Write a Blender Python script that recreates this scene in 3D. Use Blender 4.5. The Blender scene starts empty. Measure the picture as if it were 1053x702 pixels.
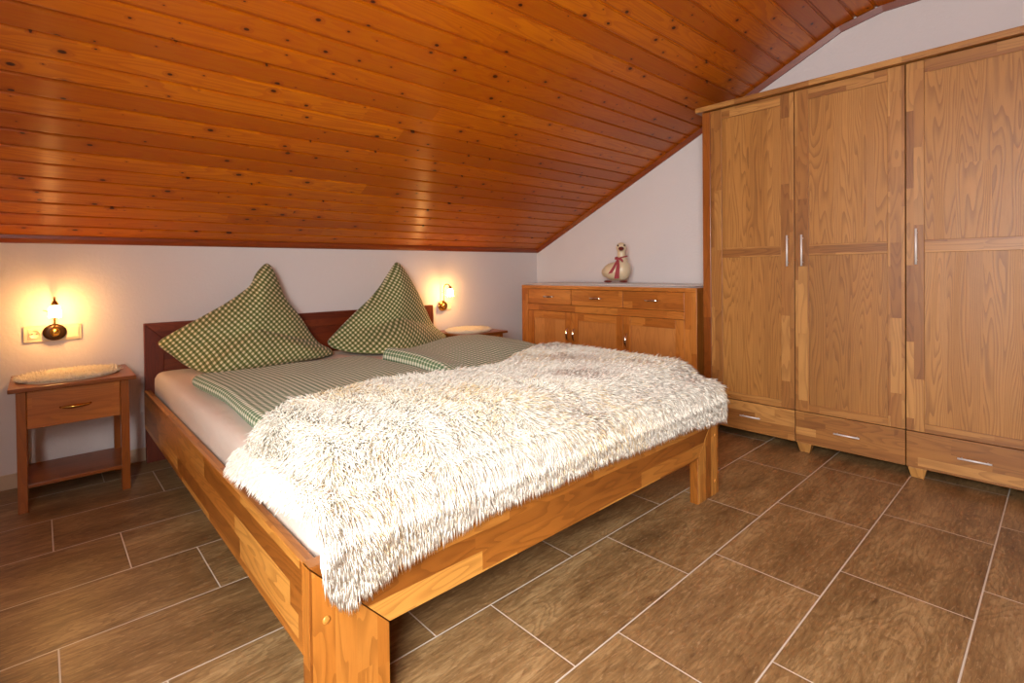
import bpy, bmesh, math, random
import numpy as np
from mathutils import Vector, Matrix

random.seed(4)
RNG = np.random.default_rng(7)
PI = math.pi
sc = bpy.context.scene
COL = sc.collection

# ------------------------------------------------------------------ camera
CX, CY, FPX = 447.0, 284.728, 515.675
yaw, pitch, roll = 0.66798, 0.011787, -0.012551
cam_d = bpy.data.cameras.new('camera')
cam = bpy.data.objects.new('camera', cam_d)
COL.objects.link(cam)
F = Vector((math.sin(yaw) * math.cos(pitch), math.cos(yaw) * math.cos(pitch), -math.sin(pitch)))
U = Vector((math.sin(yaw) * math.sin(pitch), math.cos(yaw) * math.sin(pitch), math.cos(pitch)))
R = Vector((math.cos(yaw), -math.sin(yaw), 0))
cr, sr = math.cos(roll), math.sin(roll)
Rc = R * cr + U * sr
Uc = U * cr - R * sr
m = Matrix((Rc, Uc, -F)).transposed().to_4x4()
m.translation = Vector((0, 0, 1.0))
cam.matrix_world = m
cam_d.sensor_fit = 'HORIZONTAL'
cam_d.sensor_width = 36.0
cam_d.lens = FPX / 1053.0 * 36.0
cam_d.shift_x = (526.5 - CX) / 1053.0
cam_d.shift_y = (CY - 351.0) / 1053.0
cam_d.clip_start = 0.02
sc.camera = cam

# ------------------------------------------------------------------ light and exposure
sc.view_settings.view_transform = 'Standard'
sc.view_settings.look = 'None'
sc.view_settings.gamma = 1.0
sc.view_settings.use_curve_mapping = False
sc.view_settings.exposure = 0.0
sc.cycles.max_bounces = 8
sc.cycles.diffuse_bounces = 5
sc.cycles.glossy_bounces = 3
sc.cycles.sample_clamp_indirect = 6.0
sc.cycles.use_denoising = True

DAY_W, LAMP_STRENGTH, WORLD = 162.0, 132.0, 0.8
w = bpy.data.worlds.new('daylight')
sc.world = w
w.use_nodes = True
w.node_tree.nodes['Background'].inputs[0].default_value = (0.75, 0.85, 1.0, 1)
w.node_tree.nodes['Background'].inputs[1].default_value = WORLD


def area_light(name, loc, target, sx, sy, power, col):
    d = bpy.data.lights.new(name, 'AREA')
    d.shape = 'RECTANGLE'
    d.size, d.size_y, d.energy, d.color = sx, sy, power, col
    o = bpy.data.objects.new(name, d)
    COL.objects.link(o)
    o.location = loc
    o.rotation_euler = (Vector(target) - Vector(loc)).to_track_quat('-Z', 'Y').to_euler()
    return o


# daylight through the window in the left wall
area_light('window_daylight', (-0.90, -0.18, 1.25), (0.70, 0.55, 0.0), 0.95, 1.3, DAY_W, (1.0, 0.99, 0.98))


# ------------------------------------------------------------------ node helpers
class NT:
    def __init__(s, name):
        s.m = bpy.data.materials.new(name)
        s.m.use_nodes = True
        s.t = s.m.node_tree
        s.t.nodes.clear()
        s.out = s.n('ShaderNodeOutputMaterial')
        s.bsdf = s.n('ShaderNodeBsdfPrincipled')
        s.l(s.bsdf.outputs[0], s.out.inputs[0])

    def n(s, typ, **kw):
        x = s.t.nodes.new(typ)
        for k, v in kw.items():
            setattr(x, k, v)
        return x

    def l(s, a, b):
        s.t.links.new(a, b)

    def put(s, sock, v):
        if isinstance(v, bpy.types.NodeSocket):
            s.l(v, sock)
        elif v is not None:
            sock.default_value = v

    def math(s, op, a, b=None, c=None, clamp=False):
        x = s.n('ShaderNodeMath', operation=op, use_clamp=clamp)
        s.put(x.inputs[0], a)
        s.put(x.inputs[1], b)
        s.put(x.inputs[2], c)
        return x.outputs[0]

    def xyz(s, x, y, z=0.0):
        c = s.n('ShaderNodeCombineXYZ')
        s.put(c.inputs[0], x); s.put(c.inputs[1], y); s.put(c.inputs[2], z)
        return c.outputs[0]

    def sep(s, v):
        c = s.n('ShaderNodeSeparateXYZ')
        s.l(v, c.inputs[0])
        return c.outputs

    def noise(s, v, scale=1.0, detail=3.0, rough=0.5, dist=0.0, dim='3D'):
        x = s.n('ShaderNodeTexNoise', noise_dimensions=dim)
        s.l(v, x.inputs['Vector'])
        x.inputs['Scale'].default_value = scale
        x.inputs['Detail'].default_value = detail
        x.inputs['Roughness'].default_value = rough
        x.inputs['Distortion'].default_value = dist
        return x.outputs['Fac']

    def white(s, v):
        x = s.n('ShaderNodeTexWhiteNoise', noise_dimensions='3D')
        s.l(v, x.inputs['Vector'])
        return x.outputs['Value']

    def ramp(s, f, stops):
        x = s.n('ShaderNodeValToRGB')
        s.put(x.inputs[0], f)
        e = x.color_ramp.elements
        while len(e) < len(stops):
            e.new(0.5)
        for i, (p, c) in enumerate(stops):
            e[i].position = p
            e[i].color = (*c, 1) if len(c) == 3 else c
        return x.outputs[0]

    def mix(s, f, a, b, typ='MIX'):
        x = s.n('ShaderNodeMix', data_type='RGBA', blend_type=typ)
        s.put(x.inputs[0], f)
        for i, v in ((6, a), (7, b)):
            if isinstance(v, tuple):
                v = (*v, 1) if len(v) == 3 else v
            s.put(x.inputs[i], v)
        return x.outputs[2]

    def smooth(s, x, a, b):
        r = s.n('ShaderNodeMapRange', interpolation_type='SMOOTHSTEP')
        s.put(r.inputs[0], x)
        r.inputs[1].default_value, r.inputs[2].default_value = a, b
        return r.outputs[0]

    def bump(s, h, dist=0.001, strength=1.0):
        b = s.n('ShaderNodeBump')
        b.inputs['Strength'].default_value = strength
        b.inputs['Distance'].default_value = dist
        s.l(h, b.inputs['Height'])
        s.l(b.outputs[0], s.bsdf.inputs['Normal'])
        return b

    def set(s, color=None, rough=None, metal=None, spec=None, coat=None, coat_rough=None, sheen=None):
        i = s.bsdf.inputs
        if color is not None:
            s.put(i['Base Color'], (*color, 1) if isinstance(color, tuple) and len(color) == 3 else color)
        if rough is not None: s.put(i['Roughness'], rough)
        if metal is not None: i['Metallic'].default_value = metal
        if spec is not None: i['Specular IOR Level'].default_value = spec
        if coat is not None: i['Coat Weight'].default_value = coat
        if coat_rough is not None: i['Coat Roughness'].default_value = coat_rough
        if sheen is not None: i['Sheen Weight'].default_value = sheen
        return s.m


def srgb(r, g, b):
    f = lambda c: (c / 255 / 12.92) if c / 255 <= 0.04045 else ((c / 255 + 0.055) / 1.055) ** 2.4
    return (f(r), f(g), f(b))


def wood(name, dark, mid, light, sw=0.05, sl=0.42, tone=0.8, ring=9.0, rough=0.38, line=0.45, coat=0.0, cath=1.0):
    """edge-glued staves: u runs along the grain in metres, v across it"""
    t = NT(name)
    uv = t.n('ShaderNodeUVMap').outputs[0]
    u, v, _ = t.sep(uv)
    row = t.math('FLOOR', t.math('DIVIDE', v, sw))
    r1 = t.white(t.xyz(row, 3.1, 0.7))
    col = t.math('FLOOR', t.math('DIVIDE', t.math('ADD', u, t.math('MULTIPLY', r1, sl * 7)), sl))
    cell = t.white(t.xyz(row, col, 1.3))
    cell2 = t.white(t.xyz(row, col, 8.3))
    # figure: contour lines of a stretched noise give straight and cathedral grain
    off = t.math('MULTIPLY', cell, 37.0)
    f = t.noise(t.xyz(t.math('MULTIPLY', u, 1.3 * cath), t.math('MULTIPLY', v, 9.0), off), 1.0, 2.0, 0.45, 0.15)
    ringv = t.math('MULTIPLY', f, ring * 2.0)
    fr = t.math('FRACT', ringv)
    lines = t.math('MULTIPLY', t.smooth(fr, 0.35, 0.98), t.math('SUBTRACT', 1.0, t.smooth(fr, 0.97, 1.0)))
    pores = t.noise(t.xyz(t.math('MULTIPLY', u, 14.0), t.math('MULTIPLY', v, 420.0), off), 1.0, 3.0, 0.6)
    pores = t.smooth(pores, 0.5, 0.72)
    blot = t.noise(t.xyz(t.math('MULTIPLY', u, 3.0), t.math('MULTIPLY', v, 16.0), off), 1.0, 3.0, 0.55)
    base = t.ramp(t.math('ADD', t.math('MULTIPLY', cell2, tone), t.math('MULTIPLY', blot, 1.0 - tone)),
                  [(0.0, dark), (0.5, mid), (1.0, light)])
    k = t.math('ADD', t.math('MULTIPLY', lines, line), t.math('MULTIPLY', pores, line * 0.45), clamp=True)
    darker = t.mix(1.0, base, tuple(max(0.0, c) for c in (0.42, 0.33, 0.24)), 'MULTIPLY')
    c = t.mix(k, base, darker)
    t.bump(t.math('SUBTRACT', 1.0, k), 0.0004, 0.5)
    return t.set(c, rough, coat=coat, coat_rough=0.2)


def pine_ceiling():
    t = NT('varnished_pine_boards')
    uv = t.n('ShaderNodeUVMap').outputs[0]
    u, v, _ = t.sep(uv)
    bw = BOARD
    row = t.math('FLOOR', t.math('DIVIDE', v, bw))
    rr = t.white(t.xyz(row, 5.0, 2.0))
    bl = 4.1
    col = t.math('FLOOR', t.math('DIVIDE', t.math('ADD', u, t.math('MULTIPLY', rr, 9.0)), bl))
    cell = t.white(t.xyz(row, col, 0.0))
    off = t.math('ADD', t.math('MULTIPLY', cell, 50.0), row)
    # knots
    vor = t.n('ShaderNodeTexVoronoi', voronoi_dimensions='2D')
    warp = t.noise(t.xyz(t.math('MULTIPLY', u, 3.0), t.math('MULTIPLY', v, 9.0), off), 6.0, 2.0)
    kv = t.xyz(t.math('DIVIDE', t.math('ADD', u, t.math('MULTIPLY', cell, 3.0)), 0.175), t.math('DIVIDE', v, 0.105), 0.0)
    t.l(kv, vor.inputs['Vector'])
    vor.inputs['Scale'].default_value = 1.0
    vor.inputs['Randomness'].default_value = 0.95
    d = vor.outputs['Distance']
    px, py, pz = t.sep(vor.outputs['Color'])
    size = t.math('ADD', t.math('MULTIPLY', t.math('POWER', px, 2.0), 0.060), 0.016)
    dd = t.math('ADD', d, t.math('MULTIPLY', t.math('SUBTRACT', warp, 0.5), 0.03))
    knot = t.math('SUBTRACT', 1.0, t.smooth(t.math('DIVIDE', dd, size), 0.75, 1.35))
    halo = t.math('SUBTRACT', 1.0, t.smooth(t.math('DIVIDE', dd, size), 1.0, 4.0))
    f = t.noise(t.xyz(t.math('MULTIPLY', u, 0.8), t.math('MULTIPLY', v, 10.0), off), 1.0, 2.0, 0.45)
    fr = t.math('FRACT', t.math('ADD', t.math('MULTIPLY', f, 16.0), t.math('MULTIPLY', halo, 1.2)))
    lines = t.math('MULTIPLY', t.smooth(fr, 0.2, 0.95), t.math('SUBTRACT', 1.0, t.smooth(fr, 0.95, 1.0)))
    fine = t.noise(t.xyz(t.math('MULTIPLY', u, 7.0), t.math('MULTIPLY', v, 260.0), off), 1.0, 3.0, 0.6)
    base = t.ramp(t.math('ADD', t.math('ADD', t.math('MULTIPLY', cell, 0.6), 0.0), t.math('MULTIPLY', fine, 0.4)),
                  [(0.0, srgb(158, 78, 3)), (0.5, srgb(188, 98, 5)), (1.0, srgb(212, 122, 14))])
    c = t.mix(t.math('MULTIPLY', lines, 0.5), base, srgb(168, 72, 12))
    c = t.mix(t.math('MULTIPLY', halo, 0.45), c, srgb(140, 50, 10))
    c = t.mix(knot, c, srgb(62, 16, 6))
    t.bump(t.math('ADD', t.math('MULTIPLY', fine, 0.5), t.math('MULTIPLY', lines, -0.3)), 0.0006, 0.35)
    t.bsdf.inputs['Anisotropic'].default_value = 0.9
    t.bsdf.inputs['Anisotropic Rotation'].default_value = 0.25
    tg = t.n('ShaderNodeTangent', direction_type='UV_MAP')
    t.l(tg.outputs[0], t.bsdf.inputs['Tangent'])
    return t.set(c, 0.36, spec=0.45)


def gingham(name, green, cream, period=0.02, mid=None):
    t = NT(name)
    uv = t.n('ShaderNodeUVMap').outputs[0]
    u, v, _ = t.sep(uv)

    def stripe(x):
        fr = t.math('FRACT', t.math('DIVIDE', x, period))
        a = t.smooth(fr, 0.0, 0.10)
        b = t.math('SUBTRACT', 1.0, t.smooth(fr, 0.52, 0.62))
        return t.math('MULTIPLY', a, b)
    s = t.math('MULTIPLY', t.math('ADD', stripe(u), stripe(v)), 0.5)
    mid = mid or tuple((a + b) / 2 for a, b in zip(green, cream))
    c = t.ramp(s, [(0.0, cream), (0.5, mid), (1.0, green)])
    weave = t.noise(uv, 900.0, 2.0)
    fold = t.noise(uv, 14.0, 3.0)
    t.bump(t.math('ADD', t.math('MULTIPLY', weave, 0.2), fold), 0.004, 0.35)
    return t.set(c, 0.85, spec=0.2, sheen=0.1)


def plain(name, color, rough=0.5, metal=0.0, bump=None, spec=0.5):
    t = NT(name)
    if bump:
        g = t.n('ShaderNodeTexCoord').outputs['Object']
        t.bump(t.noise(g, bump[0], 4.0, 0.6), bump[1], 0.6)
    return t.set(color, rough, metal, spec=spec)


def floor_mat():
    t = NT('wood_look_floor_tiles')
    g = t.n('ShaderNodeTexCoord').outputs['Object']
    x, y, _ = t.sep(g)
    W, L = 0.303, 0.6056
    rowf = t.math('DIVIDE', t.math('SUBTRACT', 2.588, y), W)
    row = t.math('FLOOR', rowf)
    r3 = t.math('MODULO', t.math('ADD', row, 30.0), 3.0)
    uf = t.math('DIVIDE', t.math('SUBTRACT', x, t.math('ADD', 0.024, t.math('MULTIPLY', r3, 0.207))), L)
    col = t.math('FLOOR', uf)
    fu, fv = t.math('FRACT', uf), t.math('FRACT', rowf)
    du = t.math('MULTIPLY', t.math('MINIMUM', fu, t.math('SUBTRACT', 1.0, fu)), L)
    dv = t.math('MULTIPLY', t.math('MINIMUM', fv, t.math('SUBTRACT', 1.0, fv)), W)
    d = t.math('MINIMUM', du, dv)
    grout = t.math('SUBTRACT', 1.0, t.smooth(d, 0.0014, 0.0026))
    cell = t.white(t.xyz(row, col, 4.0))
    off = t.math('MULTIPLY', cell, 60.0)
    big = t.noise(t.xyz(t.math('MULTIPLY', x, 2.0), t.math('MULTIPLY', y, 9.0), off), 1.0, 5.0, 0.62, 0.25)
    f = t.noise(t.xyz(t.math('MULTIPLY', x, 2.2), t.math('MULTIPLY', y, 9.0), off), 1.0, 3.0, 0.5, 0.35)
    fr = t.math('FRACT', t.math('MULTIPLY', f, 15.0))
    lines = t.math('MULTIPLY', t.smooth(fr, 0.25, 0.9), t.math('SUBTRACT', 1.0, t.smooth(fr, 0.9, 1.0)))
    fine = t.noise(t.xyz(t.math('MULTIPLY', x, 12.0), t.math('MULTIPLY', y, 130.0), off), 1.0, 4.0, 0.7, 0.6)
    dark = t.noise(t.xyz(t.math('MULTIPLY', x, 2.4), t.math('MULTIPLY', y, 14.0), t.math('ADD', off, 9.0)), 1.0, 6.0, 0.72, 0.4)
    base = t.ramp(t.math('ADD', t.math('MULTIPLY', big, 0.62), t.math('MULTIPLY', fine, 0.38)),
                  [(0.30, srgb(92, 66, 38)), (0.5, srgb(142, 110, 70)), (0.70, srgb(188, 156, 108))])
    c = t.mix(t.math('MULTIPLY', lines, 0.32), base, srgb(84, 54, 30))
    c = t.mix(t.math('MULTIPLY', t.smooth(dark, 0.56, 0.76), 0.7), c, srgb(58, 36, 22))
    c = t.mix(t.math('MULTIPLY', t.math('SUBTRACT', cell, 0.5), 0.22), c, srgb(170, 126, 84))
    fleck = t.noise(t.xyz(t.math('MULTIPLY', x, 26.0), t.math('MULTIPLY', y, 150.0), t.math('ADD', off, 3.0)), 1.0, 3.0, 0.6, 0.8)
    c = t.mix(t.math('MULTIPLY', t.smooth(fleck, 0.55, 0.70), 0.40), c, srgb(84, 56, 32))
    c = t.mix(t.math('MULTIPLY', t.math('SUBTRACT', 1.0, t.smooth(fleck, 0.30, 0.44)), 0.35), c, srgb(196, 164, 122))
    c = t.mix(grout, c, srgb(206, 192, 174))
    h = t.math('ADD', t.math('MULTIPLY', fine, 0.35), t.math('MULTIPLY', grout, -1.2))
    t.bump(h, 0.0012, 0.5)
    rough = t.math('ADD', t.math('ADD', 0.30, t.math('MULTIPLY', fine, 0.14)), t.math('MULTIPLY', grout, 0.4))
    return t.set(c, rough, spec=0.5)


def plaster():
    t = NT('white_plaster')
    g = t.n('ShaderNodeTexCoord').outputs['Object']
    t.bump(t.noise(g, 55.0, 5.0, 0.6), 0.003, 0.5)
    return t.set(srgb(220, 214, 212), 0.9, spec=0.2)


BOARD = 0.0935
M = {}
M['oak_bed'] = wood('oiled_oak_bed', srgb(120, 64, 16), srgb(178, 110, 40), srgb(222, 162, 78), 0.052, 0.40, 0.8, 8.0, 0.32, 0.42)
M['oak_cab'] = wood('oiled_oak_staves', srgb(134, 84, 36), srgb(162, 108, 50), srgb(196, 144, 78), 0.040, 0.36, 0.8, 8.0, 0.42, 0.40)
M['oak_panel'] = wood('oak_veneer_panel', srgb(148, 98, 40), srgb(168, 114, 50), srgb(186, 132, 66), 0.110, 9.0, 0.6, 17.0, 0.45, 0.52, cath=0.5)
M['oak_shaded'] = wood('shaded_oak', srgb(88, 28, 5), srgb(110, 40, 9), srgb(132, 56, 16), 0.06, 0.9, 0.6, 8.0, 0.5, 0.35)  # bed oak darkened and reddened: the headboard's shade is put into the colour
M['oak_night'] = wood('nightstand_oak', srgb(112, 56, 12), srgb(140, 74, 20), srgb(164, 94, 32), 0.06, 0.9, 0.6, 8.0, 0.32, 0.3)
M['oak_side'] = wood('honey_oak', srgb(156, 86, 26), srgb(182, 108, 40), srgb(204, 132, 58), 0.045, 0.36, 0.7, 8.0, 0.36, 0.32)
M['oak_side_panel'] = wood('honey_oak_panel', srgb(178, 110, 50), srgb(194, 126, 62), srgb(206, 142, 78), 0.11, 9.0, 0.6, 9.0, 0.4, 0.25)
M['pine'] = pine_ceiling()
M['trim'] = wood('stained_trim', srgb(112, 44, 10), srgb(132, 56, 14), srgb(150, 70, 22), 0.05, 2.2, 0.5, 7.0, 0.35, 0.3)
M['floor'] = floor_mat()
M['wall'] = plaster()
M['skirt'] = plain('cream_skirting_tile', srgb(200, 178, 150), 0.5)
M['steel'] = plain('brushed_steel', srgb(232, 230, 228), 0.4, 0.25)
M['chrome'] = plain('polished_chrome', srgb(235, 230, 222), 0.12, 1.0)
M['brass'] = plain('polished_brass', srgb(205, 160, 80), 0.2, 1.0)
M['bronze'] = plain('dark_bronze', srgb(70, 48, 30), 0.3, 0.8)
M['black'] = plain('gap_shade', srgb(20, 14, 10), 0.8)  # near-black that paints the shade in the furniture gaps
M['sheet'] = plain('pale_jersey_sheet', srgb(222, 208, 194), 0.85, bump=(9.0, 0.012), spec=0.2)
M['fur'] = None
M['pillow'] = gingham('olive_gingham_pillow', srgb(78, 92, 44), srgb(226, 218, 180), 0.0215, srgb(130, 136, 84))
M['duvet'] = gingham('green_gingham_duvet', srgb(84, 114, 78), srgb(234, 232, 212), 0.0235, srgb(156, 174, 140))
M['plastic'] = plain('ivory_plastic', srgb(236, 222, 190), 0.3)
M['goose'] = plain('cream_glazed_pottery', srgb(222, 204, 168), 0.3, bump=(30, 0.002))
M['beak'] = plain('dark_red_glaze', srgb(110, 22, 14), 0.3)
M['ribbon'] = plain('red_checked_ribbon', srgb(160, 62, 66), 0.8)
M['eye'] = plain('black_glaze', srgb(16, 12, 10), 0.15)
M['frame_white'] = plain('white_window_frame', srgb(235, 235, 232), 0.35)


def fur_mat(name, light, tan, amount=0.5):
    t = NT(name)
    at = t.n('ShaderNodeAttribute', attribute_name='tone')
    c = t.ramp(at.outputs['Fac'], [(0.0, light), (0.62, light), (1.0, tan)])
    t.set(c, 0.75, spec=0.25, sheen=0.3)
    t.bsdf.inputs['Subsurface Weight'].default_value = 0.0
    return t.m


M['fur'] = fur_mat('cream_shag', srgb(242, 236, 222), srgb(230, 204, 154))
M['mat'] = fur_mat('fluffy_cream_mat', srgb(250, 240, 216), srgb(240, 222, 184))
M['lace'] = fur_mat('pale_fluffy_runner', srgb(240, 230, 222), srgb(218, 200, 184))


def glow(name, col, strength):
    t = NT(name)
    t.set(srgb(255, 240, 215), 0.3)
    t.bsdf.inputs['Emission Color'].default_value = (*col, 1)
    t.bsdf.inputs['Emission Strength'].default_value = strength
    return t.m


M['lit_glass'] = glow('lit_opal_glass', (1.0, 0.50, 0.145), LAMP_STRENGTH)

g_ = NT('clear_glass')
tr = g_.n('ShaderNodeBsdfTransparent'); gl = g_.n('ShaderNodeBsdfGlossy'); mx = g_.n('ShaderNodeMixShader')
gl.inputs['Roughness'].default_value = 0.02
mx.inputs[0].default_value = 0.06
g_.l(tr.outputs[0], mx.inputs[1]); g_.l(gl.outputs[0], mx.inputs[2]); g_.l(mx.outputs[0], g_.out.inputs[0])
M['glass'] = g_.m


# ------------------------------------------------------------------ object helpers
def empty(name, loc, label, cat, group=None, rz=0.0):
    o = bpy.data.objects.new(name, None)
    COL.objects.link(o)
    o.location = loc
    o.rotation_euler = (0, 0, rz)
    o.empty_display_size = 0.1
    tag(o, label, cat, group)
    return o


def tag(o, label, cat, group=None):
    o['label'] = label
    o['category'] = cat
    if group:
        o['group'] = group
    return o


def root_of(p):
    while p.parent:
        p = p.parent
    return p


def link(name, me, mat, parent=None, kind=None, local=False, label=None):
    o = bpy.data.objects.new(name, me)
    COL.objects.link(o)
    if mat:
        me.materials.append(mat)
    if parent:
        o.parent = parent
        if not local and parent.type == 'EMPTY':
            o.location = -Vector(parent.location)
    if kind:
        o['kind'] = kind
    if label:
        o['label'] = label
    return o


def uv_box(bm, faces, grain, off=None):
    lay = bm.loops.layers.uv.verify()
    ou, ov = off if off else (random.uniform(0, 20), random.uniform(0, 20))
    oth = [i for i in range(3) if i != grain]
    for f in faces:
        n = [abs(c) for c in f.normal]
        a = n.index(max(n))
        if a == grain:
            ua, va = oth
            su = 0.15
        else:
            ua, va = grain, [i for i in oth if i != a][0]
            su = 1.0
        for lp in f.loops:
            co = lp.vert.co
            lp[lay].uv = (co[ua] * su + ou, co[va] + ov + a * 1.37)


def add_box(bm, lo, hi, grain=2, bevel=0.002, seg=2, taper=None):
    g = bmesh.ops.create_cube(bm, size=1.0)
    vs = g['verts']
    for v in vs:
        top = v.co.z > 0
        v.co = Vector([lo[i] + (v.co[i] + 0.5) * (hi[i] - lo[i]) for i in range(3)])
        if taper and not top:
            c = Vector(((lo[0] + hi[0]) / 2, (lo[1] + hi[1]) / 2, v.co.z))
            v.co.x = c.x + (v.co.x - c.x) * taper
            v.co.y = c.y + (v.co.y - c.y) * taper
    es = list({e for v in vs for e in v.link_edges})
    fs = list({f for v in vs for f in v.link_faces})
    if bevel:
        old = set(bm.faces) - set(fs)
        bmesh.ops.bevel(bm, geom=es, offset=bevel, segments=seg, affect='EDGES', profile=0.5)
        fs = [f for f in bm.faces if f not in old]
    bm.normal_update()
    uv_box(bm, fs, grain)
    return fs


def add_prism(bm, pts, axis, a, b, grain=0, bevel=0.002):
    """polygon pts (2D, the two axes other than `axis`, in xyz order) extruded from a to b"""
    oth = [i for i in range(3) if i != axis]

    def mk(p, t):
        c = [0, 0, 0]
        c[oth[0]], c[oth[1]], c[axis] = p[0], p[1], t
        return bm.verts.new(c)
    A = [mk(p, a) for p in pts]
    B = [mk(p, b) for p in pts]
    fs = [bm.faces.new(A), bm.faces.new(B[::-1])]
    n = len(pts)
    for i in range(n):
        fs.append(bm.faces.new((A[i], B[i], B[(i + 1) % n], A[(i + 1) % n])))
    bmesh.ops.recalc_face_normals(bm, faces=fs)
    if bevel:
        es = list({e for f in fs for e in f.edges})
        old = set(bm.faces) - set(fs)
        bmesh.ops.bevel(bm, geom=es, offset=bevel, segments=2, affect='EDGES', profile=0.5)
        fs = [f for f in bm.faces if f not in old]
    bm.normal_update()
    uv_box(bm, fs, grain)
    return fs


def add_tube(bm, pts, rad, n=10, cap=True):
    pts = [Vector(p) for p in pts]
    rads = rad if isinstance(rad, (list, tuple)) else [rad] * len(pts)
    rings = []
    up = None
    for i, p in enumerate(pts):
        d = (pts[min(i + 1, len(pts) - 1)] - pts[max(i - 1, 0)]).normalized()
        if up is None:
            up = d.orthogonal().normalized()
        up = (up - d * up.dot(d)).normalized()
        s = d.cross(up)
        rings.append([bm.verts.new(p + (up * math.cos(2 * PI * k / n) + s * math.sin(2 * PI * k / n)) * rads[i]) for k in range(n)])
    for a, b in zip(rings, rings[1:]):
        for k in range(n):
            f = bm.faces.new((a[k], a[(k + 1) % n], b[(k + 1) % n], b[k]))
            f.smooth = True
    if cap:
        bm.faces.new(rings[0][::-1])
        bm.faces.new(rings[-1])


def add_lathe(bm, prof, origin, axis=Vector((0, 0, 1)), n=24, sx=1.0):
    """prof: (radius, height) pairs, revolved round axis through origin"""
    axis = Vector(axis).normalized()
    u = Vector((1, 0, 0)) if abs(axis.x) < 0.9 else Vector((0, 1, 0))
    u = (u - axis * u.dot(axis)).normalized()
    v = axis.cross(u)
    o = Vector(origin)
    rings = []
    for r, h in prof:
        if r < 1e-6:
            rings.append([bm.verts.new(o + axis * h)])
        else:
            rings.append([bm.verts.new(o + axis * h + (u * math.cos(2 * PI * k / n) * sx + v * math.sin(2 * PI * k / n)) * r) for k in range(n)])
    for a, b in zip(rings, rings[1:]):
        for k in range(n):
            k2 = (k + 1) % n
            if len(a) == 1 and len(b) == 1:
                continue
            if len(a) == 1:
                f = bm.faces.new((a[0], b[k2], b[k]))
            elif len(b) == 1:
                f = bm.faces.new((a[k], a[k2], b[0]))
            else:
                f = bm.faces.new((a[k], a[k2], b[k2], b[k]))
            f.smooth = True
    bmesh.ops.recalc_face_normals(bm, faces=bm.faces)


def done(name, bm, mat, parent=None, smooth=False, **kw):
    me = bpy.data.meshes.new(name)
    if smooth:
        for f in bm.faces:
            f.smooth = True
    bm.to_mesh(me)
    bm.free()
    return link(name, me, mat, parent, **kw)


def box(name, lo, hi, mat, parent=None, grain=2, bevel=0.002, **kw):
    bm = bmesh.new()
    add_box(bm, lo, hi, grain, bevel)
    return done(name, bm, mat, parent, **kw)


def copy_tree(o, parent=None):
    c = o.copy()
    COL.objects.link(c)
    c.parent = parent
    for ch in list(o.children):
        copy_tree(ch, c)
    return c


def vnoise(p, s, seed=0):
    """cheap smooth noise on arrays (sum of sines)"""
    r = np.random.default_rng(seed)
    out = np.zeros(len(p))
    for i in range(7):
        k = r.normal(size=p.shape[1])
        k /= np.linalg.norm(k)
        out += np.sin((p @ k) * s * (0.6 + 0.35 * i) + r.uniform(0, 6.28)) / (1 + 0.35 * i)
    return out / 3.2


def tuft_arrays(root, d0, d1, length, rad, tone, seg=3):
    """tapered three-sided curved strands; d0 start direction, d1 end direction (N,3)"""
    N = len(root)
    d0 = d0 / np.linalg.norm(d0, axis=1, keepdims=True)
    d1 = d1 / np.linalg.norm(d1, axis=1, keepdims=True)
    side = np.cross(d0, d1 + 0.01)
    side /= np.linalg.norm(side, axis=1, keepdims=True) + 1e-9
    p = root.copy()
    V = []
    for i in range(seg + 1):
        t = i / seg
        d = d0 * (1 - t) + d1 * t
        d /= np.linalg.norm(d, axis=1, keepdims=True)
        if i:
            p = p + d * (length / seg)[:, None]
        up = np.cross(side, d)
        if i < seg:
            rr = (rad * (0.75 + 0.9 * t - 1.25 * t * t))[:, None]
            for a in range(3):
                an = 2 * PI * a / 3
                V.append(p + (side * math.cos(an) + up * 0.6 * math.sin(an)) * rr)
        else:
            V.append(p)
    V = np.stack(V, 1)                       # N, 3*seg+1, 3
    nv = 3 * seg + 1
    F4, F3 = [], []
    for i in range(seg - 1):
        for a in range(3):
            b = (a + 1) % 3
            F4.append((i * 3 + a, i * 3 + b, (i + 1) * 3 + b, (i + 1) * 3 + a))
    for a in range(3):
        F3.append(((seg - 1) * 3 + a, (seg - 1) * 3 + (a + 1) % 3, nv - 1))
    base = (np.arange(N) * nv)[:, None, None]
    q = (np.array(F4)[None] + base).reshape(-1, 4)
    t3 = (np.array(F3)[None] + base).reshape(-1, 3)
    return V.reshape(-1, 3), q, t3, np.repeat(tone, nv)


def mesh_from_arrays(name, chunks):
    """chunks: list of (verts, quads, tris, tone)"""
    vs, loops, starts, tones = [], [], [], []
    off = 0
    totals = []
    for v, q, t, tone in chunks:
        vs.append(v); tones.append(tone)
        loops.append((q + off).ravel()); totals.append(np.full(len(q), 4))
        if len(t):
            loops.append((t + off).ravel()); totals.append(np.full(len(t), 3))
        off += len(v)
    v = np.concatenate(vs); lp = np.concatenate(loops); tot = np.concatenate(totals)
    st = np.concatenate([[0], np.cumsum(tot)[:-1]])
    me = bpy.data.meshes.new(name)
    me.vertices.add(len(v)); me.vertices.foreach_set('co', v.ravel().astype(np.float32))
    me.loops.add(len(lp)); me.loops.foreach_set('vertex_index', lp.astype(np.int32))
    me.polygons.add(len(tot)); me.polygons.foreach_set('loop_start', st.astype(np.int32))
    me.polygons.foreach_set('use_smooth', np.ones(len(tot), bool))
    me.update(calc_edges=True)
    a = me.attributes.new('tone', 'FLOAT', 'POINT')
    a.data.foreach_set('value', np.concatenate(tones).astype(np.float32))
    me.validate()
    return me


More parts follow.
